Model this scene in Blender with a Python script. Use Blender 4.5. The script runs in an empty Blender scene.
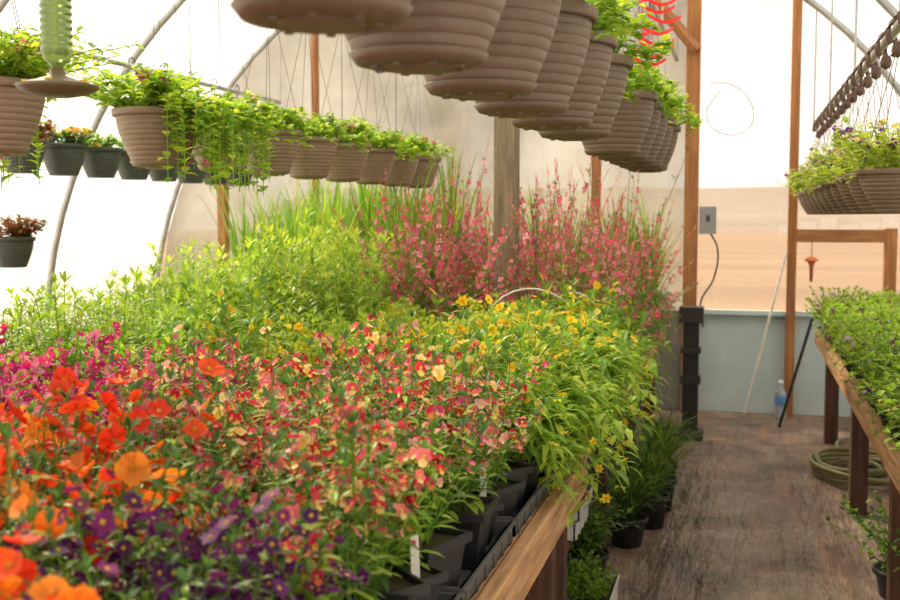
import bpy, math, random
import numpy as np
from mathutils import Vector, Matrix
rnd = random.Random(7)
scene = bpy.context.scene
scene.view_settings.view_transform = 'Standard'
scene.view_settings.exposure = 0.06

# ------------------------------------------------------------------ materials
def newmat(name):
    m = bpy.data.materials.new(name); m.use_nodes = True
    nt = m.node_tree; nt.nodes.clear()
    out = nt.nodes.new('ShaderNodeOutputMaterial')
    return m, nt, out
def N(nt, t, **kw):
    n = nt.nodes.new(t)
    for k, v in kw.items():
        if k in n.inputs: n.inputs[k].default_value = v
        else: setattr(n, k, v)
    return n
def leafy(name, trans, rough, gain=1.25, tint=(1.0, 1.0, 0.6, 1)):
    m, nt, out = newmat(name)
    a = N(nt, 'ShaderNodeAttribute', attribute_name='Col')
    p = N(nt, 'ShaderNodeBsdfPrincipled', Roughness=rough)
    p.inputs['Specular IOR Level'].default_value = 0.35
    t = N(nt, 'ShaderNodeBsdfTranslucent')
    mx = N(nt, 'ShaderNodeMix', data_type='RGBA', blend_type='MULTIPLY')
    mx.inputs[0].default_value = 1
    mx.inputs[7].default_value = (gain*tint[0], gain*tint[1], gain*tint[2], 1)
    nt.links.new(a.outputs['Color'], p.inputs['Base Color'])
    nt.links.new(a.outputs['Color'], mx.inputs[6])
    nt.links.new(mx.outputs[2], t.inputs['Color'])
    s = N(nt, 'ShaderNodeMixShader'); s.inputs[0].default_value = trans
    nt.links.new(p.outputs[0], s.inputs[1]); nt.links.new(t.outputs[0], s.inputs[2])
    nt.links.new(s.outputs[0], out.inputs[0])
    return m
M_LEAF = leafy('foliage', 0.45, 0.42, 1.4)
M_PETAL = leafy('petal', 0.35, 0.6, 1.2, (1, 1, 1, 1))
def solidmat():
    m, nt, out = newmat('painted_plastic')
    a = N(nt, 'ShaderNodeAttribute', attribute_name='Col')
    tc = N(nt, 'ShaderNodeTexCoord')
    no = N(nt, 'ShaderNodeTexNoise', Scale=25.0, Detail=4.0)
    nt.links.new(tc.outputs['Object'], no.inputs['Vector'])
    r = N(nt, 'ShaderNodeMapRange'); r.inputs[3].default_value = .8; r.inputs[4].default_value = 1.2
    nt.links.new(no.outputs[0], r.inputs[0])
    mx = N(nt, 'ShaderNodeVectorMath', operation='SCALE')
    nt.links.new(a.outputs['Color'], mx.inputs[0]); nt.links.new(r.outputs[0], mx.inputs['Scale'])
    p = N(nt, 'ShaderNodeBsdfPrincipled', Roughness=0.5)
    nt.links.new(mx.outputs[0], p.inputs['Base Color'])
    nt.links.new(p.outputs[0], out.inputs[0])
    return m
M_SOLID = solidmat()
MATS = [M_LEAF, M_PETAL, M_SOLID]

def noisemat(name, c1, c2, scale=(1, 1, 1), nscale=6, rough=.7, bump=.2, metal=0, detail=6, c3=None):
    m, nt, out = newmat(name)
    tc = N(nt, 'ShaderNodeTexCoord'); mp = N(nt, 'ShaderNodeMapping')
    mp.inputs['Scale'].default_value = scale
    nt.links.new(tc.outputs['Object'], mp.inputs[0])
    no = N(nt, 'ShaderNodeTexNoise', Scale=nscale, Detail=detail, Roughness=.65)
    nt.links.new(mp.outputs[0], no.inputs['Vector'])
    cr = N(nt, 'ShaderNodeValToRGB')
    cr.color_ramp.elements[0].position = .3; cr.color_ramp.elements[1].position = .7
    cr.color_ramp.elements[0].color = (*c1, 1); cr.color_ramp.elements[1].color = (*c2, 1)
    if c3:
        e = cr.color_ramp.elements.new(.5); e.color = (*c3, 1)
    nt.links.new(no.outputs[0], cr.inputs[0])
    p = N(nt, 'ShaderNodeBsdfPrincipled', Roughness=rough, Metallic=metal)
    nt.links.new(cr.outputs[0], p.inputs['Base Color'])
    b = N(nt, 'ShaderNodeBump', Strength=bump, Distance=.02)
    nt.links.new(no.outputs[0], b.inputs['Height']); nt.links.new(b.outputs[0], p.inputs['Normal'])
    nt.links.new(p.outputs[0], out.inputs[0])
    return m
WOODY = noisemat('wood_long', (.22, .09, .035), (.62, .36, .17), (14, 1, 14), 3, .7, .25)
WOODZ = noisemat('wood_upright', (.20, .07, .02), (.45, .19, .06), (14, 14, 1), 3, .7, .25)
WOODX = noisemat('wood_cross', (.20, .08, .025), (.45, .2, .07), (1, 14, 14), 3, .7, .25)
WOODG = noisemat('weathered_wood', (.14, .10, .065), (.36, .28, .18), (14, 14, 1), 4, .8, .4)
WOODD = noisemat('dark_wood', (.045, .018, .009), (.14, .062, .032), (14, 14, 1), 3, .8, .3)
METAL = noisemat('galvanised_steel', (.32, .32, .31), (.5, .5, .49), (1, 1, 1), 8, .45, .05, .5)
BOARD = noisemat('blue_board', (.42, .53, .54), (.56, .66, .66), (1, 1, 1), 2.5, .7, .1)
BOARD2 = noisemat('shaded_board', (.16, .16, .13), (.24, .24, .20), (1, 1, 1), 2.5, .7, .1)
GROUND = noisemat('outside_soil', (.13, .062, .028), (.31, .175, .085), (.03, .22, 1), 1.0, .9, .1, 0, 7)
PALE = noisemat('outside_pale', (.7, .66, .6), (.85, .82, .76), (1, 1, 1), 2, .9, .1)  # side ground surface made up, kept this pale so the side film looks white
HILL = noisemat('outside_bank', (.16, .13, .105), (.29, .23, .18), (.05, .3, 1), .6, .9, .1)
DARKP = noisemat('dark_plastic', (.012, .012, .012), (.03, .03, .03), (1, 1, 1), 5, .5, .02)

def floormat():
    m, nt, out = newmat('floor_fabric_with_soil')
    tc = N(nt, 'ShaderNodeTexCoord')
    n1 = N(nt, 'ShaderNodeTexNoise', Scale=1.7, Detail=9.0, Roughness=.70, Distortion=.5); nt.links.new(tc.outputs['Object'], n1.inputs['Vector'])
    cr = N(nt, 'ShaderNodeValToRGB'); e = cr.color_ramp.elements
    e[0].position = .36; e[0].color = (.075, .05, .038, 1); e[1].position = .68; e[1].color = (.40, .28, .215, 1)
    x = e.new(.5); x.color = (.195, .13, .10, 1)
    nt.links.new(n1.outputs[0], cr.inputs[0])
    mp = N(nt, 'ShaderNodeMapping'); mp.inputs['Scale'].default_value = (2.6, .45, 1); mp.inputs['Rotation'].default_value = (0, 0, .3)
    nt.links.new(tc.outputs['Object'], mp.inputs[0])
    n2 = N(nt, 'ShaderNodeTexNoise', Scale=2.2, Detail=5.0, Roughness=.55); nt.links.new(mp.outputs[0], n2.inputs['Vector'])
    n3 = N(nt, 'ShaderNodeTexNoise', Scale=18.0, Detail=5.0); nt.links.new(tc.outputs['Object'], n3.inputs['Vector'])
    ad = N(nt, 'ShaderNodeMath', operation='MULTIPLY_ADD'); ad.inputs[1].default_value = .10
    nt.links.new(n3.outputs[0], ad.inputs[0]); nt.links.new(n2.outputs[0], ad.inputs[2])
    rr = N(nt, 'ShaderNodeMapRange'); rr.inputs[1].default_value = .52; rr.inputs[2].default_value = .68; rr.inputs[4].default_value = .65
    nt.links.new(n2.outputs[0], rr.inputs[0])
    mix = N(nt, 'ShaderNodeMix', data_type='RGBA'); mix.inputs[7].default_value = (.33, .165, .095, 1)
    nt.links.new(rr.outputs[0], mix.inputs[0]); nt.links.new(cr.outputs[0], mix.inputs[6])
    p = N(nt, 'ShaderNodeBsdfPrincipled', Roughness=.48)
    nt.links.new(mix.outputs[2], p.inputs['Base Color'])
    b = N(nt, 'ShaderNodeBump', Strength=.9, Distance=.09); nt.links.new(ad.outputs[0], b.inputs['Height']); nt.links.new(b.outputs[0], p.inputs['Normal'])
    nt.links.new(p.outputs[0], out.inputs[0]); return m
FLOOR = floormat()

def film(name, col, transp, streak=.12, col2=None, crease=.25):
    m, nt, out = newmat(name)
    tc = N(nt, 'ShaderNodeTexCoord')
    mp = N(nt, 'ShaderNodeMapping'); mp.inputs['Scale'].default_value = (1.5, 1.5, .35)
    nt.links.new(tc.outputs['Object'], mp.inputs[0])
    no = N(nt, 'ShaderNodeTexNoise', Scale=2.0, Detail=5.0)
    nt.links.new(mp.outputs[0], no.inputs['Vector'])
    r = N(nt, 'ShaderNodeMapRange'); r.inputs[1].default_value = .3; r.inputs[2].default_value = .7
    r.inputs[3].default_value = transp-streak; r.inputs[4].default_value = transp+streak
    nt.links.new(no.outputs[0], r.inputs[0])
    mp2 = N(nt, 'ShaderNodeMapping'); mp2.inputs['Scale'].default_value = (1.0, 1.0, .5); mp2.inputs['Rotation'].default_value = (0, .5, 0)
    nt.links.new(tc.outputs['Object'], mp2.inputs[0])
    n4 = N(nt, 'ShaderNodeTexNoise', Scale=1.6, Detail=2.0, Distortion=.5); nt.links.new(mp2.outputs[0], n4.inputs['Vector'])
    s1 = N(nt, 'ShaderNodeMath', operation='SUBTRACT'); s1.inputs[1].default_value = .5; nt.links.new(n4.outputs[0], s1.inputs[0])
    s2_ = N(nt, 'ShaderNodeMath', operation='ABSOLUTE'); nt.links.new(s1.outputs[0], s2_.inputs[0])
    cm = N(nt, 'ShaderNodeMapRange'); cm.inputs[1].default_value = 0; cm.inputs[2].default_value = .014; cm.inputs[3].default_value = 1-crease; cm.inputs[4].default_value = 1
    nt.links.new(s2_.outputs[0], cm.inputs[0])
    mu = N(nt, 'ShaderNodeMath', operation='MULTIPLY'); nt.links.new(r.outputs[0], mu.inputs[0]); nt.links.new(cm.outputs[0], mu.inputs[1])
    t = N(nt, 'ShaderNodeBsdfTranslucent', Color=(*col, 1)); d = N(nt, 'ShaderNodeBsdfDiffuse', Color=(*col, 1))
    if col2:
        n2 = N(nt, 'ShaderNodeTexNoise', Scale=.9, Detail=4.0, Roughness=.6); nt.links.new(tc.outputs['Object'], n2.inputs['Vector'])
        cr = N(nt, 'ShaderNodeValToRGB'); cr.color_ramp.elements[0].position = .35; cr.color_ramp.elements[1].position = .65
        cr.color_ramp.elements[0].color = (*col, 1); cr.color_ramp.elements[1].color = (*col2, 1)
        nt.links.new(n2.outputs[0], cr.inputs[0]); nt.links.new(cr.outputs[0], t.inputs[0]); nt.links.new(cr.outputs[0], d.inputs[0])
    s = N(nt, 'ShaderNodeMixShader'); s.inputs[0].default_value = .3
    nt.links.new(t.outputs[0], s.inputs[1]); nt.links.new(d.outputs[0], s.inputs[2])
    tr = N(nt, 'ShaderNodeBsdfTransparent')
    s2 = N(nt, 'ShaderNodeMixShader')
    nt.links.new(mu.outputs[0], s2.inputs[0]); nt.links.new(s.outputs[0], s2.inputs[1]); nt.links.new(tr.outputs[0], s2.inputs[2])
    nt.links.new(s2.outputs[0], out.inputs[0])
    return m
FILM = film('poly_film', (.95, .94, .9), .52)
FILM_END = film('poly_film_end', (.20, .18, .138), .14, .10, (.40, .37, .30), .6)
FILM_DOOR = film('poly_film_door', (.50, .42, .33), .70, .10, None, .2)

def glassmat(name, col, tw):
    m, nt, out = newmat(name)
    p = N(nt, 'ShaderNodeBsdfPrincipled', Roughness=.12)
    p.inputs['Base Color'].default_value = (*col, 1)
    p.inputs['Transmission Weight'].default_value = tw
    nt.links.new(p.outputs[0], out.inputs[0]); return m
GLASS = glassmat('green_glass', (.26, .38, .10), .55)

# ------------------------------------------------------------------ geometry builder
class G:
    def __init__(s): s.V=[]; s.F=[]; s.M=[]; s.C=[]; s.S=[]
    def v(s, p, c): s.V.append((p[0], p[1], p[2])); s.C.append(c); return len(s.V)-1
    def f(s, idx, m, sm=False): s.F.append(idx); s.M.append(m); s.S.append(sm)
    def box(s, a, b, c, m=2):
        i = [s.v((x, y, z), c) for z in (a[2], b[2]) for y in (a[1], b[1]) for x in (a[0], b[0])]
        for q in ((0,2,3,1),(4,5,7,6),(0,1,5,4),(2,6,7,3),(0,4,6,2),(1,3,7,5)): s.f([i[k] for k in q], m)
    def tube(s, pts, r, c, m=2, n=4, r2=None):
        pts = [Vector(p) for p in pts]; rings = []
        for k, p in enumerate(pts):
            d = (pts[min(k+1, len(pts)-1)]-pts[max(k-1, 0)]).normalized()
            a = d.cross(Vector((0, 0, 1)) if abs(d.z) < .9 else Vector((1, 0, 0))).normalized(); b = d.cross(a)
            rr = r if r2 is None else r+(r2-r)*k/(len(pts)-1)
            rings.append([s.v(p+a*rr*math.cos(6.2832*j/n)+b*rr*math.sin(6.2832*j/n), c) for j in range(n)])
        for A, B in zip(rings, rings[1:]):
            for j in range(n): s.f([A[j], A[(j+1) % n], B[(j+1) % n], B[j]], m, n > 4)
    def lathe(s, prof, c, m=2, n=24, o=(0, 0, 0), cap=True):
        rings = []
        for pr in prof:
            r, z = pr[0], pr[1]; cc = pr[2] if len(pr) > 2 else c
            rings.append([s.v((o[0]+r*math.cos(6.2832*j/n), o[1]+r*math.sin(6.2832*j/n), o[2]+z), cc) for j in range(n)])
        for A, B in zip(rings, rings[1:]):
            for j in range(n): s.f([A[j], A[(j+1) % n], B[(j+1) % n], B[j]], m, True)
        if cap: s.f(rings[0][::-1], m)
    def leaf(s, p, d, L, W, c, droop=.3, m=0, side=None):
        p = Vector(p); d = d.normalized()
        if side is None:
            side = d.cross(Vector((0, 0, 1)))
            if side.length < .1: side = Vector((1, 0, 0))
            side.normalize()
        dn = Vector((0, 0, -droop*L))
        nrm = side.cross(d)
        a = s.v(p, c)
        q = p+d*L*.38+dn*.12; b1 = s.v(q+side*W*.5+nrm*W*.12, c); b2 = s.v(q-side*W*.5+nrm*W*.12, c)
        bm = s.v(q, c)
        q = p+d*L*.74+dn*.5; c1 = s.v(q+side*W*.36+nrm*W*.1, c); c2 = s.v(q-side*W*.36+nrm*W*.1, c)
        cm = s.v(q, c)
        t = s.v(p+d*L+dn, c)
        s.f([a, b1, bm], m); s.f([a, bm, b2], m)
        s.f([b1, c1, cm, bm], m); s.f([bm, cm, c2, b2], m)
        s.f([c1, t, cm], m); s.f([cm, t, c2], m)
    def blossom(s, p, nrm, r, c, cc, n=5, cup=.3, wide=.55, cr=.18, c2=None):
        p = Vector(p); nrm = nrm.normalized()
        a = nrm.cross(Vector((0, 0, 1)))
        if a.length < .1: a = Vector((1, 0, 0))
        a.normalize(); b = a.cross(nrm)
        if b.z < 0: b = -b
        o = 1.5708+R.uniform(-.4, .4)
        for k in range(n):
            t = o+6.2832*(k+.5)/n; e = a*math.cos(t)+b*math.sin(t); g = b*math.cos(t)-a*math.sin(t)
            rr = r*R.uniform(.85, 1.1); h = nrm*cup*rr*R.uniform(.5, 1.5)
            low = c2 is not None and n*.3 < k+.5 < n*.7
            base = c2 if low else c
            if low: rr *= 1.2
            col = jit(base, .12)
            i0 = s.v(p+e*rr*.05, (col[0]*.8, col[1]*.65, col[2]*.65))
            i1 = s.v(p+e*rr*.55-g*rr*wide*.8+h*.5, col); i2 = s.v(p+e*rr*.95-g*rr*wide*.5+h, col)
            i3 = s.v(p+e*rr*1.02+h*.8, col)
            i4 = s.v(p+e*rr*.95+g*rr*wide*.5+h, col); i5 = s.v(p+e*rr*.55+g*rr*wide*.8+h*.5, col)
            s.f([i0, i1, i2, i3], 1); s.f([i0, i3, i4, i5], 1)
        if cr > 0:
            ring = [s.v(p+(a*math.cos(k*1.0472)+b*math.sin(k*1.0472))*r*cr+nrm*r*.12, cc) for k in range(6)]
            top = s.v(p+nrm*r*.25, cc)
            for k in range(6): s.f([ring[k], ring[(k+1) % 6], top], 1)
R = random.Random(3)
def jit(c, a):
    k = 1+R.uniform(-a, a)
    return (c[0]*k*(1+R.uniform(-a, a)*.5), c[1]*k, c[2]*k*(1+R.uniform(-a, a)*.5))
def arrs(g):
    V = np.array(g.V, np.float32); C = np.array(g.C, np.float32)
    L = np.concatenate([np.array(f, np.int32) for f in g.F]); T = np.array([len(f) for f in g.F], np.int32)
    return V, C, L, T, np.array(g.M, np.int32), np.array(g.S, bool)
def mesh_from(name, V, C, L, T, M, S, mats=None):
    me = bpy.data.meshes.new(name)
    me.vertices.add(len(V)); me.vertices.foreach_set('co', V.astype(np.float32).ravel())
    me.loops.add(len(L)); me.loops.foreach_set('vertex_index', L.astype(np.int32))
    me.polygons.add(len(T))
    st = np.zeros(len(T), np.int32); st[1:] = np.cumsum(T)[:-1]
    me.polygons.foreach_set('loop_start', st)
    me.update(calc_edges=True)
    for m in (mats or MATS): me.materials.append(m)
    me.polygons.foreach_set('material_index', M)
    me.polygons.foreach_set('use_smooth', S)
    ca = me.color_attributes.new('Col', 'FLOAT_COLOR', 'POINT')
    cc = np.ones((len(V), 4), np.float32); cc[:, :3] = np.clip(C, 0, 1)
    ca.data.foreach_set('color', cc.ravel())
    me.validate(); me.update()
    return me
def link(name, me, loc=(0, 0, 0), rot=0, parent=None, sc=1):
    o = bpy.data.objects.new(name, me); scene.collection.objects.link(o)
    o.location = loc; o.rotation_euler = (0, 0, rot); o.scale = (sc, sc, sc)
    if parent: o.parent = parent
    return o
def gobj(name, g, loc=(0, 0, 0), rot=0, mats=None, parent=None):
    return link(name, mesh_from(name, *arrs(g), mats=mats), loc, rot, parent)
def merged(name, tpls, inst):
    A = [arrs(t) for t in tpls]; Vs=[]; Cs=[]; Ls=[]; Ts=[]; Ms=[]; Ss=[]; off = 0
    for (k, x, y, z, rot, sx, sz, tint) in inst:
        V, C, L, T, M, S = A[k]
        c, s = math.cos(rot), math.sin(rot)
        W = np.empty_like(V)
        W[:, 0] = (V[:, 0]*c-V[:, 1]*s)*sx+x; W[:, 1] = (V[:, 0]*s+V[:, 1]*c)*sx+y; W[:, 2] = V[:, 2]*sz+z
        Vs.append(W); Cs.append(C*np.array(tint, np.float32)); Ls.append(L+off); Ts.append(T); Ms.append(M); Ss.append(S); off += len(V)
    return link(name, mesh_from(name, np.concatenate(Vs), np.concatenate(Cs), np.concatenate(Ls), np.concatenate(Ts), np.concatenate(Ms), np.concatenate(Ss)))

def simple_box(name, a, b, mat, parent=None, bevel=.004):
    g = G(); g.box(a, b, (1, 1, 1), 0)
    o = gobj(name, g, mats=[mat], parent=parent)
    if bevel:
        m = o.modifiers.new('bevel', 'BEVEL'); m.width = bevel; m.segments = 2
    return o
def empty(name, loc=(0, 0, 0)):
    e = bpy.data.objects.new(name, None); scene.collection.objects.link(e); e.location = loc; e.empty_display_size = .1
    return e
def pipe(name, pts, r, mat, parent=None, smooth=True, cyclic=False):
    cu = bpy.data.curves.new(name, 'CURVE'); cu.dimensions = '3D'; cu.bevel_depth = r; cu.bevel_resolution = 3
    sp = cu.splines.new('BEZIER' if smooth else 'POLY')
    if smooth:
        sp.bezier_points.add(len(pts)-1)
        for b, p in zip(sp.bezier_points, pts): b.co = p; b.handle_left_type = b.handle_right_type = 'AUTO'
    else:
        sp.points.add(len(pts)-1)
        for b, p in zip(sp.points, pts): b.co = (*p, 1)
    sp.use_cyclic_u = cyclic; cu.use_fill_caps = True
    cu.materials.append(mat)
    o = bpy.data.objects.new(name, cu); scene.collection.objects.link(o)
    if parent: o.parent = parent
    return o

# ------------------------------------------------------------------ greenhouse shell
CX, CZ, RR = -1.75, 0.5, 3.55
YB, YF = 9.2, -1.6
def arcpts(n=40, r=RR):
    return [(CX-r*math.cos(math.pi*k/n), CZ+r*math.sin(math.pi*k/n)) for k in range(n+1)]
g = G()
prof = arcpts(48, RR+.03)
ys = np.linspace(YF, YB+.05, 8)
idx = [[g.v((x, y, z), (1, 1, 1)) for x, z in prof] for y in ys]
for A, B in zip(idx, idx[1:]):
    for k in range(len(prof)-1): g.f([A[k], A[k+1], B[k+1], B[k]], 0, True)
gobj('ceiling', g, mats=[FILM])
for nm, x in (('wall_left', CX-RR-.03), ('wall_right', CX+RR+.03)):
    g = G(); q = [g.v(p, (1, 1, 1)) for p in ((x, YF, 0), (x, YB+.05, 0), (x, YB+.05, .5), (x, YF, .5))]; g.f(q, 0)
    gobj(nm, g, mats=[FILM])
simple_box('baseboard_left', (CX-RR-.02, YF, 0), (CX-RR+.03, YB, .2), WOODY)
simple_box('baseboard_right', (CX+RR-.03, YF, 0), (CX+RR+.02, YB, .2), WOODY)
def endfilm(name, y, x0, x1, mat, z0=0):
    g = G(); xs = np.linspace(x0, x1, 40)
    lo = [g.v((x, y, z0), (1, 1, 1)) for x in xs]
    hi = [g.v((x, y, CZ+math.sqrt(max(RR**2-(x-CX)**2, 0))), (1, 1, 1)) for x in xs]
    for k in range(39): g.f([lo[k], lo[k+1], hi[k+1], hi[k]], 0)
    return gobj(name, g, mats=[mat])
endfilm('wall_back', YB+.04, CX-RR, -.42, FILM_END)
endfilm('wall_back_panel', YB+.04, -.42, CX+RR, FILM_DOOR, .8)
endfilm('wall_front', YF, CX-RR, CX+RR, FILM)
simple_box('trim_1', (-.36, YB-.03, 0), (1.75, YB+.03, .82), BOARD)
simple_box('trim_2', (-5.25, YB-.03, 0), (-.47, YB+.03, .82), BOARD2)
hoops = empty('greenhouse_hoop_frame')
for k in range(7):
    y = YB-.03-1.65*k
    pts = [(CX-RR, y, 0)]+[(x, y, z) for x, z in arcpts(40)]+[(CX+RR, y, 0)]
    pipe('hoop_%d' % k, pts, .027, METAL, hoops, False)
pipe('ridge_purlin', [(CX, YF, CZ+RR-.05), (CX, YB, CZ+RR-.05)], .02, METAL, hoops, False)
for i, (x, z, y0, y1) in enumerate(((-4.0, 2.6, 0, 9.15), (-2.2, 2.72, 0, 9.15), (-.545, 2.85, 0, 9.15), (.52, 2.27, 1.5, 9.15))):
    pipe('basket_rail_%d' % i, [(x, y0, z), (x, y1, z)], .018, METAL, hoops, False)
for k in range(6):
    y = YB-.03-1.65*k
    for j, (x, z0, z1) in enumerate(((.52, 2.27, 3.2), (-2.2, 2.72, 4.02), (-.545, 2.85, 3.84), (-4.0, 2.6, 3.24))):
        pipe('rail_drop_%d_%d' % (j, k), [(x, y, z0), (x, y, z1)], .006, METAL, hoops, False)
def ztop(x): return CZ+math.sqrt(RR**2-(x-CX)**2)
fr = empty('end_wall_timber_frame')
for i, (x, w) in enumerate(((-4.55, .08), (-3.65, .045), (-1.18, .07), (-.41, .11), (.375, .07))):
    simple_box('stud_%d' % i, (x-w/2, YB-.12, 0), (x+w/2, YB-.035, ztop(x)-.05), WOODZ, fr)
simple_box('stud_right', (1.06, YB-.12, 0), (1.15, YB-.035, 1.5), WOODZ, fr)
simple_box('door_rail', (.41, YB-.13, 1.39), (1.06, YB-.035, 1.49), WOODX, fr)
simple_box('sill_rail', (-.35, YB-.1, .8), (1.06, YB-.035, .84), BOARD, fr)
g = G(); g.tube([(-.38, YB-.16, 2.9), (-.95, YB-.16, 3.6)], .045, (1, 1, 1), 0, 4); gobj('knee_brace', g, mats=[WOODZ], parent=fr)
simple_box('support_post', (-1.31, 5.84, 0), (-1.19, 5.96, 4.0), WOODG)
g = G(); g.box((CX-RR-.1, YF, -.1), (CX+RR+.1, YB+.1, 0), (1, 1, 1), 0); gobj('floor', g, mats=[FLOOR])
g = G()
def quad(a, b, c, d, m): g.f([g.v(p, (1, 1, 1)) for p in (a, b, c, d)], m)
Zg = -.12
quad((-60, YB+.2, Zg), (90, YB+.2, Zg), (90, 120, Zg), (-60, 120, Zg), 0)
quad((-60, -40, Zg), (-5.6, -40, Zg), (-5.6, YB+.2, Zg), (-60, YB+.2, Zg), 1)
quad((2.2, -40, Zg), (60, -40, Zg), (60, YB+.2, Zg), (2.2, YB+.2, Zg), 1)
for k in range(30):
    x0, x1 = -60+5*k, -55+5*k
    zt = lambda x: 5.3+.12*math.sin(x*.3)+.1*math.sin(x*.71)
    quad((x0, 120, Zg), (x1, 120, Zg), (x1, 150, zt(x1)), (x0, 150, zt(x0)), 2)
for k in range(24):
    x = 3+k*1.7; quad((x, 100, 0), (x+1.3, 100, 0), (x+1.3, 100, .75+.3*(k % 3)), (x, 100, .75+.3*(k % 3)), 1)
gobj('outside_ground', g, mats=[GROUND, PALE, HILL])

# ------------------------------------------------------------------ plants
GL = (.32, .47, .055); GM = (.18, .33, .045); GD = (.08, .17, .04); GY = (.50, .59, .07); GO = (.23, .28, .07)
BLACK = (.018, .018, .02); SOIL = (.05, .03, .02)
def pot_sq(g, w=.055, h=.11, c=BLACK):
    S4 = ((-1, -1), (1, -1), (1, 1), (-1, 1))
    lo = [g.v((sx*w*.75, sy*w*.75, 0), c) for sx, sy in S4]
    hi = [g.v((sx*w, sy*w, h), c) for sx, sy in S4]
    r1 = [g.v((sx*w*1.1, sy*w*1.1, h), c) for sx, sy in S4]
    r0 = [g.v((sx*w*1.1, sy*w*1.1, h-.018), c) for sx, sy in S4]
    so = [g.v((sx*w*.97, sy*w*.97, h-.012), SOIL) for sx, sy in S4]
    for k in range(4):
        j = (k+1) % 4
        g.f([lo[k], lo[j], hi[j], hi[k]], 2); g.f([r0[k], r0[j], r1[j], r1[k]], 2); g.f([r1[k], r1[j], hi[j], hi[k]], 2)
    g.f(so, 2)
def dirv(a, e): return Vector((math.cos(a)*math.cos(e), math.sin(a)*math.cos(e), math.sin(e)))
def bushy(seed, n=10, h=.28, spread=.10, ll=.05, lw=.016, nodes=6, cols=(GM, GL), z0=.10, flower=None, pot=True, elev=.35, droop=.35, start=.1, hv=.35, per=2, base=.03, pw=.058, ph=.11, shape=.45):
    global R
    R = random.Random(seed); g = G()
    if pot: pot_sq(g, pw, ph)
    for s in range(n):
        a = 6.2832*s/n+R.uniform(-.4, .4); out = spread*R.uniform(.1, 1.1); hh = h*R.uniform(1-hv, 1+hv*.4)
        bx, by = base*math.cos(a)*R.random(), base*math.sin(a)*R.random()
        def P(t): return Vector((bx+math.cos(a)*out*t**1.4, by+math.sin(a)*out*t**1.4, z0-.01+hh*t))
        sc = jit(cols[0], .15)
        g.tube([P(0), P(.5), P(1)], .0028, sc, 0, 3, .0015)
        for k in range(nodes):
            t = start+(1-start)*(k+.5)/nodes; aa = R.uniform(0, 6.28)
            for q in range(per):
                an = aa+q*6.2832/per+R.uniform(-.3, .3)
                L = ll*R.uniform(.7, 1.15)*(1.1-shape*t)
                c = jit(cols[R.randrange(len(cols))], .22)
                g.leaf(P(t), dirv(an, elev+R.uniform(-.35, .45)), L, lw*L/ll*R.uniform(.8, 1.2), c, droop)
        for q in range(4):
            g.leaf(P(1), dirv(R.uniform(0, 6.28), R.uniform(.5, 1.2)), ll*.5, lw*.6, jit(cols[-1], .15), .1)
        if flower: flower(g, P, hh)
    return g
def fl_cluster(pal, n=8, r=.013, cc=(.8, .55, .05), rad=.026, down=.12, prob=.9):
    def f(g, P, h):
        if R.random() > prob: return
        pc = pal[R.randrange(len(pal))]
        for k in range(R.randint(max(2, n-3), n+2)):
            t = 1.03-down*R.random()*1.4
            a = R.uniform(0, 6.28); e = R.uniform(-.2, 1.1)
            d = dirv(a, e)
            c = pc if R.random() < .65 else pal[R.randrange(len(pal))]
            c1, c2 = (c, None) if not isinstance(c[0], tuple) else c
            g.blossom(P(t)+d*rad*R.uniform(.4, 1.1)+Vector((0, 0, .008)), d+Vector((0, 0, .15)), r*R.uniform(.7, 1.25), jit(c1, .15), cc, 5, .2, .6, .26, c2)
    return f
def fl_single(pal, r=.024, cc=(.5, .2, .02), prob=.9, n=5, wide=.75, cup=.35, lift=.03, num=1):
    def f(g, P, h):
        for i in range(num):
            if R.random() > prob: continue
            b = P(1 if i == 0 else R.uniform(.75, .95))
            p = b+Vector((R.uniform(-.03, .03), R.uniform(-.03, .03), lift*R.uniform(.3, 1.3)))
            g.tube([b, p], .0015, GL, 0, 3)
            g.blossom(p, Vector((R.uniform(-.9, .9), R.uniform(-1., .6), R.uniform(.2, 1))), r*R.uniform(.65, 1.2), pal[R.randrange(len(pal))], cc, n, cup, wide, .25)
    return f
def fl_spike(pal, n=9, r=.013, t0=.62, prob=1):
    def f(g, P, h):
        if R.random() > prob: return
        for k in range(n):
            t = t0+(1.14-t0)*k/n+R.uniform(-.015, .015); a = R.uniform(0, 6.28); d = dirv(a, R.uniform(0, .5))
            c = jit(pal[R.randrange(len(pal))], .2)
            if k > n*.7 or R.random() < .2:
                g.leaf(P(t), dirv(a, .9), .018, .008, c, 0, 1)
            else:
                g.blossom(P(t)+d*.018, d, r*R.uniform(.7, 1.3), c, c, 4, .1, .5, 0)
        g.tube([P(1), P(1.14)], .0014, (.6, .2, .12), 0, 3)
    return f
def grass(seed, n=60, h=.6, spread=.18, w=.007, cols=(GM, GL), pot=True, z0=.1, arch=.25):
    global R
    R = random.Random(seed); g = G()
    if pot: pot_sq(g, .06)
    for s in range(n):
        a = R.uniform(0, 6.28); L = h*R.uniform(.5, 1.1); out = spread*R.uniform(.1, 1); c = jit(cols[R.randrange(len(cols))], .25)
        sd = Vector((-math.sin(a), math.cos(a), 0)); prev = None; bx = Vector((R.uniform(-.03, .03), R.uniform(-.03, .03), z0-.01))
        for k in range(6):
            t = k/5
            p = bx+Vector((math.cos(a)*out*t**1.6, math.sin(a)*out*t**1.6, L*(t-arch*t**3)))
            ww = w*(1-t**2.5)*.5+.0004
            cur = (g.v(p+sd*ww, c), g.v(p-sd*ww, c))
            if prev: g.f([prev[0], prev[1], cur[1], cur[0]], 0)
            prev = cur
    return g

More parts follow.
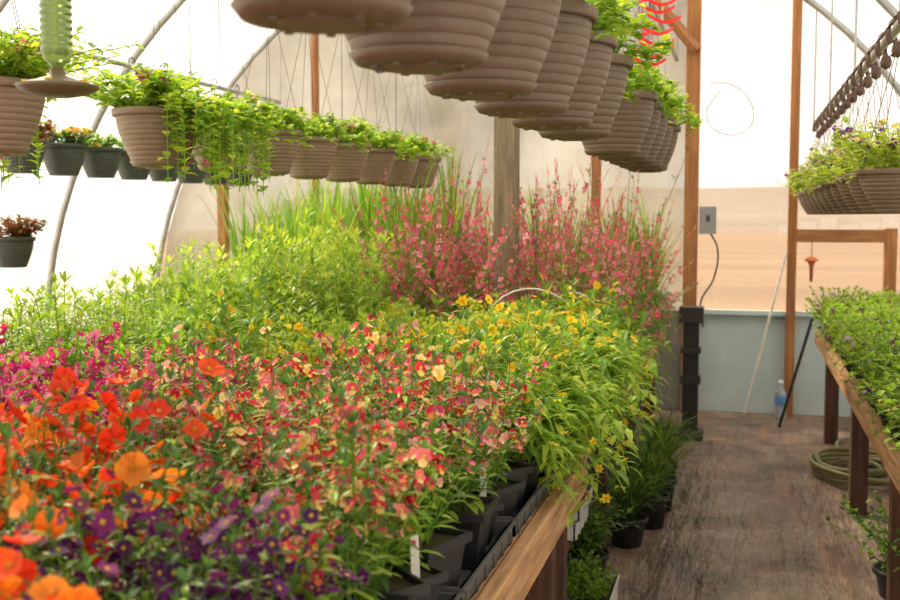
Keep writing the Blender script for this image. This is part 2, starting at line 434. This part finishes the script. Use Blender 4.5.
ORANGE = [(.92, .22, .015), (.90, .10, .01), (.82, .045, .01), (.94, .30, .02), (.88, .07, .015)]
MAG = [(.55, .02, .17), (.72, .08, .28), (.42, .012, .18), (.82, .25, .40), (.66, .03, .2)]
MIX = [((.66, .02, .06), (.94, .68, .12)), ((.78, .06, .12), (.95, .74, .22)), ((.82, .17, .20), (.93, .73, .30)), ((.90, .68, .28), (.93, .68, .08)), ((.52, .008, .06), (.80, .24, .07)), ((.72, .08, .22), (.88, .38, .40)), ((.88, .45, .42), (.94, .78, .45))]
PUR = [(.085, .008, .10), (.15, .015, .16), (.06, .006, .08), (.20, .015, .13)]
YEL = [(.95, .64, .015), (.95, .75, .04)]
PNK = [(.94, .19, .34), (.90, .11, .26), (.96, .38, .48), (.78, .07, .2)]
T = {
 'orange': [bushy(100+k, 12, .30, .13, .055, .014, 7, (GM, GL, GD), flower=fl_single(ORANGE, .021, (.7, .3, .01), .68, num=2)) for k in range(5)],
 'purple': [bushy(110+k, 13, .27, .12, .05, .014, 7, (GM, GL, GD), flower=fl_cluster(PUR, 9, .0128, (.8, .48, .03), .032, .34, .85)) for k in range(5)],
 'mix': [bushy(120+k, 11, .30, .13, .065, .016, 8, (GM, GL, GL, GD), flower=fl_cluster(MIX, 9, .0115, (.9, .6, .05), .027, .38, .86), pw=.068, ph=.13, z0=.12, hv=.42) for k in range(8)],
 'magenta': [bushy(130+k, 12, .28, .12, .05, .013, 7, (GM, GL), flower=fl_cluster(MAG, 10, .0125, (.85, .5, .2), .03, .32, .9), hv=.42) for k in range(5)],
 'daisy': [bushy(140+k, 12, .31, .17, .095, .030, 8, (GL, GY, GL, GM), elev=.4, hv=.45, flower=fl_single(YEL, .018, (.75, .35, .01), .55, 6, .45, .15, .05, 2)) for k in range(5)],
 'chart': [bushy(150+k, 13, .27, .14, .07, .024, 8, (GY, GY, GL), flower=fl_cluster([(.92, .80, .08)], 5, .010, (.85, .7, .05), .022, .2, .5)) for k in range(4)],
 'green': [bushy(160+k, 8, .38, .13, .10, .022, 11, (GL, GM, GY, GL), elev=.5, droop=.35, shape=.35, hv=.42) for k in range(5)],
 'tall': [bushy(170+k, 10, .58, .18, .12, .019, 15, (GL, GM, GL, GY), elev=.6, droop=.35, hv=.35, shape=.35) for k in range(5)],
 'gaura': [bushy(180+k, 10, .70, .36, .07, .013, 9, (GO, GM, GL, (.26, .2, .08)), elev=.5, hv=.6, flower=fl_spike(PNK, 12, .015, .66, .66)) for k in range(7)],
 'grass': [grass(190+k, 42, 1.24, .34, .019) for k in range(3)],
}
NAMES = {'orange': 'orange_nemesia_plants', 'purple': 'dark_purple_nemesia_plants', 'mix': 'red_yellow_nemesia_plants', 'magenta': 'magenta_nemesia_plants',
 'daisy': 'yellow_daisy_plants', 'chart': 'chartreuse_foliage_plants', 'green': 'leafy_green_seedlings', 'tall': 'tall_leafy_green_plants', 'gaura': 'pink_gaura_plants', 'grass': 'ornamental_grass_plants'}
def kind(x, y):
    w = .08*math.sin(x*7+y*3)
    if y < 2.0+w:
        if x > -.90+w*.6:
            if y < 1.12: return 'orange'
            return 'purple' if y < 1.56+w*.6 else 'mix'
        if x > -1.02+w*.8 and y > 1.6: return 'mix'
        return 'orange'
    if y < 3.2+w: return 'mix' if x > -1.36+w*2 else 'magenta'
    if y < 5.3+w:
        if x > -1.75+w: return 'chart' if (x < -.95+w and y > 3.5) else 'daisy'
        return 'green' if y < 4.7 else 'tall'
    if x > -1.95+w and y < 7.7: return 'gaura'
    if y > 6.7: return 'grass' if rnd.random() < .75 else 'tall'
    return 'tall'
inst = {k: [] for k in T}
BZ = .77
y = .55
while y < 8.2:
    sp = .15 if y < 3.2 else (.175 if y < 5.3 else .195)
    x = -.66
    while x > -3.2:
        if not (abs(x+1.25) < .13 and abs(y-5.9) < .13):
            k = kind(x, y); t = rnd.uniform(.72, 1.15)
            px, py = x+rnd.uniform(-.02, .02), y+rnd.uniform(-.02, .02)
            sx = rnd.uniform(.95, 1.15); sz = rnd.uniform(.78, 1.16)
            if k == 'gaura' and y > 7: sz *= .92
            if k == 'gaura': sz *= rnd.uniform(.78, 1.12)
            if k == 'grass': sz *= rnd.uniform(.75, 1.1)
            if k == 'tall': sz *= min(1, .6+(x+3.2)*.5)
            if k == 'green' and x < -2.6: sz *= .85
            if k == 'orange': sz *= 1.03
            inst[k].append((rnd.randrange(len(T[k])), px, py, BZ+.004, rnd.uniform(0, 6.28), sx, sz, (t, t*rnd.uniform(.95, 1.05), t)))
        x -= sp
    y += sp
for k in T:
    merged(NAMES[k], T[k], inst[k])
def rpot(g, o, r=.075, h=.13, c=(.02, .02, .022)):
    g.lathe([(r*.72, 0), (r*.9, h*.8), (r*.93, h*.82), (r*1.02, h*.83), (r*1.04, h), (r*.95, h), (r*.9, h*.9), (0.001, h*.88)], c, 2, 20, o)
def spill(seed, n, cols, ll, lw, reach, fl=None):
    global R
    R = random.Random(seed); g = G(); rpot(g, (0, 0, 0), .075, .14)
    for s in range(n):
        a = R.uniform(-1.9, 1.9); rch = reach*R.uniform(.25, 1)*max(.35, math.cos(a*.7)); up = R.uniform(.05, .25); dn = R.uniform(0, .34)*max(0, math.cos(a))
        def P(t): return Vector((math.cos(a)*rch*t, math.sin(a)*rch*t, .13+up*math.sin(min(t*2.4, 2.2))-dn*t**2.2))
        g.tube([P(0), P(.33), P(.66), P(1)], .0028, jit(cols[0], .1), 0, 3)
        for k in range(9):
            t = (k+.8)/9
            for q in range(2):
                L = ll*R.uniform(.6, 1.15)
                g.leaf(P(t), dirv(R.uniform(0, 6.28), R.uniform(-.3, .7)), L, lw*L/ll, jit(cols[R.randrange(len(cols))], .22), .5)
        if fl: fl(g, P, .3)
    return g
sp_t = [spill(200+k, 28, (GL, GY, GL, GM), .075, .026, .29, fl_single(YEL, .017, (.7, .3, .01), .42, 6, .4, .15)) for k in range(4)]
merged('overhanging_yellow_daisy_plants', sp_t, [(k % 4, -.60+rnd.uniform(-.02, .01), 3.1+.2*k, BZ+.004, rnd.uniform(-.4, .4), rnd.uniform(.75, 1.05), rnd.uniform(.8, 1.1), (1, 1, 1)) for k in range(12)])
sp_g = [spill(210+k, 30, (GO, GM, GM, GD), .06, .013, .30, fl_spike(PNK, 6, .012, .7, .2)) for k in range(3)]
merged('overhanging_gaura_plants', sp_g, [(k % 3, -.62, 5.55+.27*k, BZ+.004, rnd.uniform(-.4, .4), rnd.uniform(.8, 1.0), rnd.uniform(.9, 1.3), (1, 1, 1)) for k in range(9)])

# ------------------------------------------------------------------ benches
def bench(name, x0, x1, y0, y1, legs, ah=.11):
    e = empty(name)
    n = int((x1-x0)/.13)
    for k in range(n):
        xa = x0+(x1-x0)*k/n
        simple_box('slat_%d' % k, (xa+.008, y0, BZ-.03), (xa+(x1-x0)/n-.008, y1, BZ), WOODY, e, .002)
    simple_box('apron_left', (x0-.04, y0, BZ+.01-ah), (x0, y1, BZ+.01), WOODY, e)
    simple_box('apron_right', (x1, y0, BZ+.01-ah), (x1+.04, y1, BZ+.01), WOODY, e)
    for i, yy in enumerate(legs):
        simple_box('joist_%d' % i, (x0, yy-.02, BZ-.12), (x1, yy+.02, BZ-.03), WOODX, e)
        for j, xx in enumerate((x0+.03, x1-.12)):
            simple_box('leg_%d_%d' % (i, j), (xx, yy-.045, 0), (xx+.09, yy+.045, BZ-.03), WOODD, e)
    return e
lb = bench('wooden_plant_bench', -3.3, -.54, .45, 3.7, (.7, 2.0, 3.45), .12)
lb2 = bench('wooden_plant_bench', -3.3, -.58, 3.78, 8.3, (3.95, 5.2, 6.7, 8.15), .08)
simple_box('lower_shelf', (-1.6, 4.2, .28), (-.64, 8.05, .31), WOODD, lb2)
rb = bench('wooden_plant_bench', .55, 1.6, 2.6, 8.25, (2.8, 4.55, 6.2, 8.1), .09)

def tray(g, x0, y0, w, l, z, h=.055, c=BLACK):
    t = .006
    g.box((x0, y0, z), (x0+w, y0+l, z+.004), c)
    g.box((x0, y0, z), (x0+t, y0+l, z+h), c); g.box((x0+w-t, y0, z), (x0+w, y0+l, z+h), c)
    g.box((x0, y0, z), (x0+w, y0+t, z+h), c); g.box((x0, y0+l-t, z), (x0+w, y0+l, z+h), c)
    g.box((x0-.006, y0-.006, z+h-.006), (x0+t, y0+l+.006, z+h), c); g.box((x0+w-t, y0-.006, z+h-.006), (x0+w+.008, y0+l+.006, z+h), c)
    k = y0+.03
    while k < y0+l-.02:
        g.box((x0+w, k, z), (x0+w+.004, k+.02, z+h-.006), c); k += .09
g = G(); yy = .5
while yy < 3.6:
    tray(g, -.80, yy, .135, .53, BZ+.001, .06, (.05, .05, .052)); tray(g, -.655, yy, .10, .53, BZ+.001, .05, (.09, .09, .088)); yy += .56
while yy < 8.1:
    tray(g, -.80, yy, .21, .53, BZ+.001, .055, (.04, .04, .042)); yy += .56
gobj('black_plastic_trays', g)

g = G(); R = random.Random(4)
for (x, y, z) in ((-.60, 1.97, .965), (-.575, 1.66, .86), (-.62, 2.62, .95), (-1.1, 1.35, 1.1)):
    lean = R.uniform(-.01, .01)
    q = [g.v(p, (.72, .70, .66)) for p in ((x, y, z-.07), (x+.016, y+.004, z-.07), (x+.016+lean, y+.01, z+.025), (x+lean, y+.006, z+.025))]; g.f(q, 2)
    g.box((x+lean+.003, y+.004, z+.003), (x+lean+.012, y+.0055, z+.015), (.7, .08, .1))
gobj('plant_label_tags', g)
g = G(); g.tube([(-.95+.26*math.sin(t), 5.15-.1*math.cos(t*.5), .98+.28*math.cos(t)) for t in np.linspace(-1.5, 1.5, 14)], .004, (.75, .75, .72), 2, 6)
g.tube([(-.78+.15*math.sin(t), 5.25, 1.03+.2*math.cos(t)) for t in np.linspace(-1.5, 1.5, 14)], .004, (.75, .75, .72), 2, 6)
gobj('white_support_hoops', g)

# ------------------------------------------------------------------ hanging baskets
TAUPE = (.138, .086, .057); DKG = (.045, .055, .045)
def basket_pot(g, r, h, c, saucer=True, b0=.62):
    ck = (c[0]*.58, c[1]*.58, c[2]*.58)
    pr = [(r*(b0-.02), 0), (r*(b0+.01), .004)]
    nr = 9
    f = lambda t: r*(b0+(.96-b0)*math.sin(t*1.45)/math.sin(1.45))
    for k in range(nr):
        t0 = k/nr; t1 = (k+.9)/nr; t2 = (k+1)/nr
        H = h*.86
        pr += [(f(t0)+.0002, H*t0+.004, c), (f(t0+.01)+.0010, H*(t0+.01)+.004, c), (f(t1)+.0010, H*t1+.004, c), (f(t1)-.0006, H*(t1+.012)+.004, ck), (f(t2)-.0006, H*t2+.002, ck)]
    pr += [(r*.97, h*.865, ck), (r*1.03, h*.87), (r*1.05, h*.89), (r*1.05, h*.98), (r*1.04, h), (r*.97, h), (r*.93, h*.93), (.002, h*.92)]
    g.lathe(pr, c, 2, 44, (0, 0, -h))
    if saucer:
        g.lathe([(r*.5, -.016), (r*.60, -.012), (r*.67, .004), (r*.66, .006), (.6*r, .002)], c, 2, 44, (0, 0, -h))
        g.lathe([(r*.30, -.022), (r*.33, -.0155)], c, 2, 20, (0, 0, -h))
        for q in range(8):
            a = q*.7854
            g.box((math.cos(a)*r*.43-.006, math.sin(a)*r*.43-.006, -h-.021), (math.cos(a)*r*.43+.006, math.sin(a)*r*.43+.006, -h-.015), c)
def basket(seed, r, h, c, hang, fol, saucer=True, hook=True, wirecol=(.1, .1, .1), b0=.62):
    global R
    R = random.Random(seed); g = G(); basket_pot(g, r, h, c, saucer, b0)
    for q in range(4):
        a = q*1.5708+.4
        g.tube([(r*math.cos(a), r*math.sin(a), -.01), (.004*math.cos(a), .004*math.sin(a), hang-.06)], .0016, wirecol, 2, 3)
    if hook:
        pts = [(0, 0, hang-.07), (0, 0, hang-.03)]+[(.028*math.cos(t)-.0, 0, hang+.0+.03*math.sin(t)) for t in np.linspace(-1.2, 3.6, 8)]
        g.tube(pts, .006, wirecol, 2, 6)
    fol(g, r)
    return g
def foliage(cols, n=55, up=.16, out=.2, trail=.25, ll=.035, lw=.022, flowers=None, nodes=7, pt=.45, side=None):
    def f(g, r):
        for s in range(n):
            a = R.uniform(0, 6.28); rr = r*.8*math.sqrt(R.random())
            if side is not None and s % 2 and math.cos(a-side) < 0: a += math.pi
            b = Vector((math.cos(a)*rr, math.sin(a)*rr, -.02))
            tr = rr > r*.45 and R.random() < pt
            if side is not None: tr = rr > r*.3 and math.cos(a-side) > .45
            hh = up*R.uniform(.5, 1.1); oo = out*R.uniform(.2, 1)*(rr/r+.2); tl = trail*R.uniform(.15, 1) if tr else 0
            if tr: oo = (r-rr)+r*.15+out*.7*R.random(); hh = up*.35
            a2 = a+R.uniform(-.5, .5)
            def P(t):
                if tr:
                    return b+Vector((math.cos(a2)*oo*min(1, t*2)**.8, math.sin(a2)*oo*min(1, t*2)**.8, hh*math.sin(min(t*2.2, 1.57))*1.0-tl*max(0, t-.25)**1.3*1.5))
                return b+Vector((math.cos(a2)*oo*t**1.2, math.sin(a2)*oo*t**1.2, hh*t+.01-hh*.25*t**3))
            g.tube([P(0), P(.3), P(.6), P(1)], .002, jit(cols[0], .1), 0, 3)
            nn = nodes+(4 if tr else 0)
            for k in range(nn):
                t = (k+.6)/nn
                for q in range(2):
                    L = ll*R.uniform(.7, 1.2)
                    g.leaf(P(t), dirv(R.uniform(0, 6.28), R.uniform(-.1, .9)), L, lw*L/ll, jit(cols[R.randrange(len(cols))], .2), .3)
            if flowers and R.random() < flowers[1]:
                for q in range(flowers[3]):
                    d = dirv(R.uniform(0, 6.28), R.uniform(.1, 1.3))
                    g.blossom(P(R.uniform(.75, 1))+d*.02, d, flowers[2]*R.uniform(.8, 1.1), flowers[0][R.randrange(len(flowers[0]))], (.8, .7, .2), 5, .2, .6, .2)
    return f
def place(name, g_list, pos, z, rots=None):
    ms = [mesh_from(name, *arrs(g)) for g in g_list]
    for i, (x, y) in enumerate(pos):
        link(name, ms[i % len(ms)], (x, y, z), rots[i] if rots else rnd.uniform(-.3, .3)+(i % 4)*1.5708)
fo = foliage([GL, GM, GY], 70, .20, .16, .12, .045, .030, None, 7, .25)
place('hanging_basket', [basket(300+k, .18, .24, TAUPE, .745, fo) for k in range(3)],
      [(-.545, yy) for yy in (.97, 1.39, 1.84, 2.3, 2.75, 3.2, 3.65)]+[(-.545, yy) for yy in (4.73, 5.15, 5.6, 6.05, 6.5)], 2.11)
BTRAIL = [GL, GM, GY, (.36, .5, .1)]
fo = foliage(BTRAIL, 80, .15, .2, .15, .042, .026, ([(.55, .03, .18), (.7, .12, .3)], .06, .014, 3), 8, .15)
fob = foliage(BTRAIL, 180, .18, .34, .36, .048, .030, ([(.55, .03, .18), (.7, .12, .3)], .08, .015, 3), 9, .5, .3)
place('trailing_hanging_basket', [basket(309, .165, .2, (.24, .16, .11), .72, fob)], [(-2.2, 2.88), (-2.17, 3.82)], 2.0, [2.6, 0])
place('trailing_hanging_basket', [basket(310+k, .155, .19, (.24, .16, .11), .72, fo) for k in range(3)],
      [(-2.2, yy) for yy in (4.4, 4.9, 5.4, 5.9, 6.4, 6.9, 7.4)], 2.0)
fo1 = foliage([(.28, .07, .035), (.12, .16, .04), (.32, .11, .05)], 45, .15, .15, .06, .06, .025, None, 5, .1)
fo2 = foliage([GD, GM, GD], 45, .13, .12, .08, .04, .025, ([(.95, .45, .03), (.9, .6, .05)], .5, .022, 2), 6, .2)
fo3 = foliage([GM, GL], 45, .12, .12, .1, .035, .025, None, 6, .2)
place('dark_hanging_pot', [basket(320, .135, .19, DKG, .6, fo1, False), basket(321, .135, .19, DKG, .6, fo2, False), basket(322, .135, .19, DKG, .6, fo3, False), basket(323, .135, .19, DKG, .6, fo3, False)],
      [(-4.0, yy) for yy in (5.5, 5.9, 6.3, 6.7, 7.1, 7.5, 7.9, 8.3)], 2.03)
place('red_leaf_hanging_pot', [basket(330, .12, .17, DKG, 1.10, fo1, False)], [(-3.95, 5.32)], 1.48)
fo = foliage([(.38, .46, .09), GL, (.48, .48, .14), GY], 60, .22, .21, .10, .04, .022, ([(.75, .65, .2), (.12, .02, .25), (.7, .6, .5)], .35, .014, 3), 6, .2)
place('hanging_basket', [basket(340+k, .135, .16, (.17, .108, .072), .525, fo, False, True, (.09, .05, .035), .45) for k in range(3)],
      [(.53, 4.25+.46*k) for k in range(11)], 1.765)
g = G()
for k in range(16):
    y = 3.6+.33*k
    g.tube([(.52+.035*math.cos(t), y, 2.25+.05*math.sin(t)) for t in np.linspace(-.9, 4.0, 10)], .011, (.10, .05, .035), 2, 6)
    g.lathe([(.001, -.03), (.018, -.02), (.022, 0), (.016, .02), (.001, .03)], (.10, .05, .035), 2, 10, (.52, y, 2.19))
gobj('basket_hooks', g)
g = G()
for k in range(10):
    x, y, z = -.42+rnd.uniform(-.04, .06), 4.15+rnd.uniform(-.05, .15), 2.42-.026*k
    pts = [Vector((x+.13*t, y, z-.04*math.sin(t*2.6))) for t in np.linspace(0, 1, 8)]
    pr = None
    for p in pts:
        cu = (g.v(p, (.8, .02, .02)), g.v(p+Vector((0, .01, .014)), (.8, .02, .02)))
        if pr: g.f([pr[0], pr[1], cu[1], cu[0]], 1)
        pr = cu
g.tube([(-.38, 4.2, 2.83), (-.38, 4.2, 2.12)], .002, (.5, .05, .05), 2, 4)
gobj('red_ribbon_ties', g)

# ------------------------------------------------------------------ bird feeder
e = empty('glass_bird_feeder', (-1.57, 2.3, 1.90))
BR = (.13, .095, .05)
g = G(); n = 32
prof = [(.012, .03), (.014, .05), (.03, .065), (.036, .08)]
for k in range(9): prof += [(.037, .085+k*.017), (.037, .091+k*.017), (.034, .0935+k*.017), (.034, .0985+k*.017)]
prof += [(.036, .24), (.03, .26), (.012, .275)]
g.lathe(prof, (1, 1, 1), 0, n); gobj('bottle', g, mats=[GLASS], parent=e)
g = G()
g.lathe([(.03, -.022), (.07, -.014), (.092, -.002), (.095, .006), (.085, .008), (.05, .018), (.02, .028), (.016, .045), (.001, .045)], BR, 2, 32)
g.lathe([(.014, .27), (.016, .29), (.006, .3), (.001, .3)], BR, 2, 16)
g.tube([(0, 0, .3), (0, 0, .84)], .0015, BR, 2, 4)
for q in range(5):
    a = q*1.2566; g.lathe([(.007, 0), (.01, .008), (.001, .009)], (.7, .4, .05), 2, 8, (.07*math.cos(a), .07*math.sin(a), .008))
gobj('feeding_dish', g, parent=e)
pipe('feeder_wire', [(0, 0, .84), (0, 0, 1.9)], .002, METAL, e, False)

# ------------------------------------------------------------------ right bench plants + under bench
tr = [bushy(400+k, 18, .19, .16, .055, .024, 7, (GM, GL, GY, GL), z0=.07, pot=False, flower=fl_cluster([(.2, .03, .25), (.6, .5, .5), (.5, .05, .1)], 3, .010, (.7, .6, .2), .02, .2, .14)) for k in range(5)]
for k in range(5): pot_sq(tr[k], .055, .08)
ins = []
y = 2.75
while y < 8.15:
    x = .62
    while x < 1.55:
        t = rnd.uniform(.7, 1.15)
        ins.append((rnd.randrange(5), x+rnd.uniform(-.02, .02), y+rnd.uniform(-.02, .02), BZ+.004, rnd.uniform(0, 6.28), 1.15, rnd.uniform(.8, 1.3), (t, t, t)))
        x += .15
    y += .15
merged('green_bedding_plants', tr, ins)
sr = [spill(230+k, 22, (GL, GM, GY), .05, .022, .16) for k in range(3)]
merged('spilling_bedding_plants', sr, [(k % 3, .64, 2.9+.22*k, BZ+.004, 3.14+rnd.uniform(-.3, .3), 1, .7, (.9, .9, .9)) for k in range(24)])
gt = [grass(420+k, 280, .48, .36, .008, (GM, GL, GD), False, .12, .5) for k in range(2)]
for q in gt: rpot(q, (0, 0, 0), .10, .15)
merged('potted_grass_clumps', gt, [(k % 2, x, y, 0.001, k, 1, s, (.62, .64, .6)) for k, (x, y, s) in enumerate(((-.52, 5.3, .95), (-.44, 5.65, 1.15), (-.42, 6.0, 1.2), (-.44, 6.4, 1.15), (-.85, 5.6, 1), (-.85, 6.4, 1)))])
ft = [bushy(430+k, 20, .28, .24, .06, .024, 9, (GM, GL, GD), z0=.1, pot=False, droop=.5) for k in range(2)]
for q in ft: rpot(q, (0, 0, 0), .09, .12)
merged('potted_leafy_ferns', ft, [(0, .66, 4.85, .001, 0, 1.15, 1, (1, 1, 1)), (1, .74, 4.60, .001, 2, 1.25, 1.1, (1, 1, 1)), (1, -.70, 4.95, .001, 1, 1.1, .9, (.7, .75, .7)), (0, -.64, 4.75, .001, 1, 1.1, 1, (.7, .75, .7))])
g = G(); tray(g, -.80, 4.2, .32, .36, .001, .09, (.6, .6, .57)); g.box((-.79, 4.21, .06), (-.49, 4.55, .07), SOIL)
gobj('white_seedling_tub', g)
sd = [bushy(440+k, 9, .10, .07, .035, .016, 4, (GM, GL), z0=.01, pot=False) for k in range(3)]
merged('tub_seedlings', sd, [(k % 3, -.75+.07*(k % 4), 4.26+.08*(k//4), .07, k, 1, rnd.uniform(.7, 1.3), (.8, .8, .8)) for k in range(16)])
g = G(); tray(g, -.92, 4.25, .3, .4, .311, .08, (.55, .55, .52)); tray(g, -.90, 4.23, .3, .4, .40, .06, (.5, .5, .47)); gobj('white_plastic_trays', g)
g = G()
for k in range(10):
    for j in range(2+(k*7) % 3):
        rpot(g, (-.76-.1*(k % 2), 4.9+.3*k, .312+.03*j), .12, .19)
gobj('stacked_nursery_pots', g)
g = G(); g.box((-.40, 7.97, 0.001), (-.29, 8.06, .92), (.02, .017, .015)); g.box((-.43, 7.93, .84), (-.26, 8.1, .95), (.03, .025, .02)); g.box((-.43, 7.9, .001), (-.25, 8.12, .06), (.02, .017, .015)); g.box((-.415, 7.94, .4), (-.275, 8.08, .46), (.03, .025, .02)); g.box((-.415, 7.94, .62), (-.275, 8.08, .66), (.03, .025, .02))
gobj('black_stand_post', g)

h = empty('garden_hose_coil', (.80, 7.2, .02))
HM = noisemat('hose_rubber', (.16, .15, .06), (.32, .29, .13), (1, 1, 1), 5, .5, .05)
for k in range(8):
    r = .18+.025*k
    pipe('loop_%d' % k, [(r*math.cos(t)+.015*k-.12, r*1.25*math.sin(t)-.02*k, .005+.022*(k % 4)+.01*math.sin(t*2+k)) for t in np.linspace(0, 5.9, 12)], .013, HM, h, True, True)
pipe('tail', [(.0, .23, .01), (-.15, .7, .005), (-.05, 1.0, .005), (.2, 1.3, .01), (.5, 1.4, .01)], .012, HM, h)

g = G(); g.lathe([(.03, 0), (.034, .01), (.034, .06), (.031, .07), (.034, .08), (.034, .15), (.025, .18), (.013, .2), (.013, .215)], (1, 1, 1), 0, 20)
WB = glassmat('clear_plastic', (.75, .85, .95), .75)
e = empty('water_bottle', (.31, 8.95, .001)); e.scale = (1.3, 1.3, 1.3); gobj('body', g, mats=[WB], parent=e)
g = G(); g.lathe([(.015, .212), (.015, .235), (.001, .235)], (.85, .85, .88), 2, 16); g.lathe([(.035, .085), (.035, .14)], (.1, .25, .6), 2, 20, cap=False); gobj('cap_and_label', g, parent=e)
pipe('white_pole', [(.04, 9.08, .01), (.335, 9.06, 1.32)], .010, noisemat('white_paint', (.6, .57, .5), (.75, .7, .62)), None, False)
pipe('black_pole', [(.29, 8.55, .01), (.50, 8.4, .85)], .012, DARKP, None, False)
g = G(); g.box((-.335, YB-.11, 1.46), (-.22, YB-.036, 1.66), (.22, .22, .21)); g.box((-.345, YB-.118, 1.45), (-.21, YB-.108, 1.67), (.28, .28, .27)); g.box((-.29, YB-.125, 1.55), (-.26, YB-.116, 1.6), (.05, .05, .05))
gobj('electrical_box', g)
pipe('power_cable', [(-.25, 9.08, 1.45), (-.2, 9.07, 1.35), (-.22, 9.07, 1.1), (-.32, 9.07, .9), (-.3, 9.07, .7)], .007, DARKP)
pipe('hanging_wire_loop', [(-.28, 9.06, 2.65), (-.1, 9.05, 2.62), (.05, 9.05, 2.45), (.02, 9.05, 2.28), (-.18, 9.05, 2.25), (-.3, 9.05, 2.4), (-.2, 9.05, 2.58)], .003, DARKP)
g = G(); g.lathe([(.004, 0), (.012, .01), (.016, .12), (.03, .16), (.001, .165)], (.35, .08, .03), 2, 14); g.lathe([(.045, .16), (.055, .175), (.02, .2), (.001, .2)], (.75, .2, .05), 2, 14); g.tube([(0, 0, .2), (0, 0, .33)], .003, (.1, .05, .03), 2, 4)
gobj('orange_hanging_feeder', g, (.52, 9.02, 1.08))
g = G(); R = random.Random(55)
for k in range(320):
    x = R.choice((R.uniform(-.45, .5), R.uniform(-.5, -.1), R.uniform(.25, .55))); y = R.uniform(3.2, 9.0)
    g.leaf((x, y, .006), dirv(R.uniform(0, 6.28), .05), R.uniform(.01, .035), R.uniform(.006, .014), R.choice([(.28, .16, .06), (.14, .08, .04), (.2, .22, .06), (.5, .3, .2), (.45, .08, .1)]), 0)
gobj('fallen_leaf_litter', g)

# ------------------------------------------------------------------ light
w = bpy.data.worlds.new('World'); scene.world = w; w.use_nodes = True
nt = w.node_tree; bg = nt.nodes['Background']; bg.inputs[0].default_value = (1.0, .94, .845, 1); bg.inputs[1].default_value = 1.5
sl = bpy.data.lights.new('sun', 'SUN'); sl.energy = 8.0; sl.angle = math.radians(8); sl.color = (1, .87, .66)
so = bpy.data.objects.new('sun', sl); scene.collection.objects.link(so)
d = Vector((.60, -.50, -.72)); so.rotation_euler = d.to_track_quat('-Z', 'Y').to_euler(); so.location = (-8, 6, 10)

# ------------------------------------------------------------------ camera
cam = bpy.data.cameras.new('camera'); cam.lens = 44; cam.sensor_width = 36
co = bpy.data.objects.new('camera', cam); scene.collection.objects.link(co)
co.location = (0, 0, 1.6)
a, p = math.radians(14.9), math.radians(4.4)
F = Vector((-math.sin(a)*math.cos(p), math.cos(a)*math.cos(p), -math.sin(p)))
co.rotation_euler = F.to_track_quat('-Z', 'Y').to_euler()
cam.dof.use_dof = True; cam.dof.focus_distance = 3.4; cam.dof.aperture_fstop = 4.5
scene.camera = co
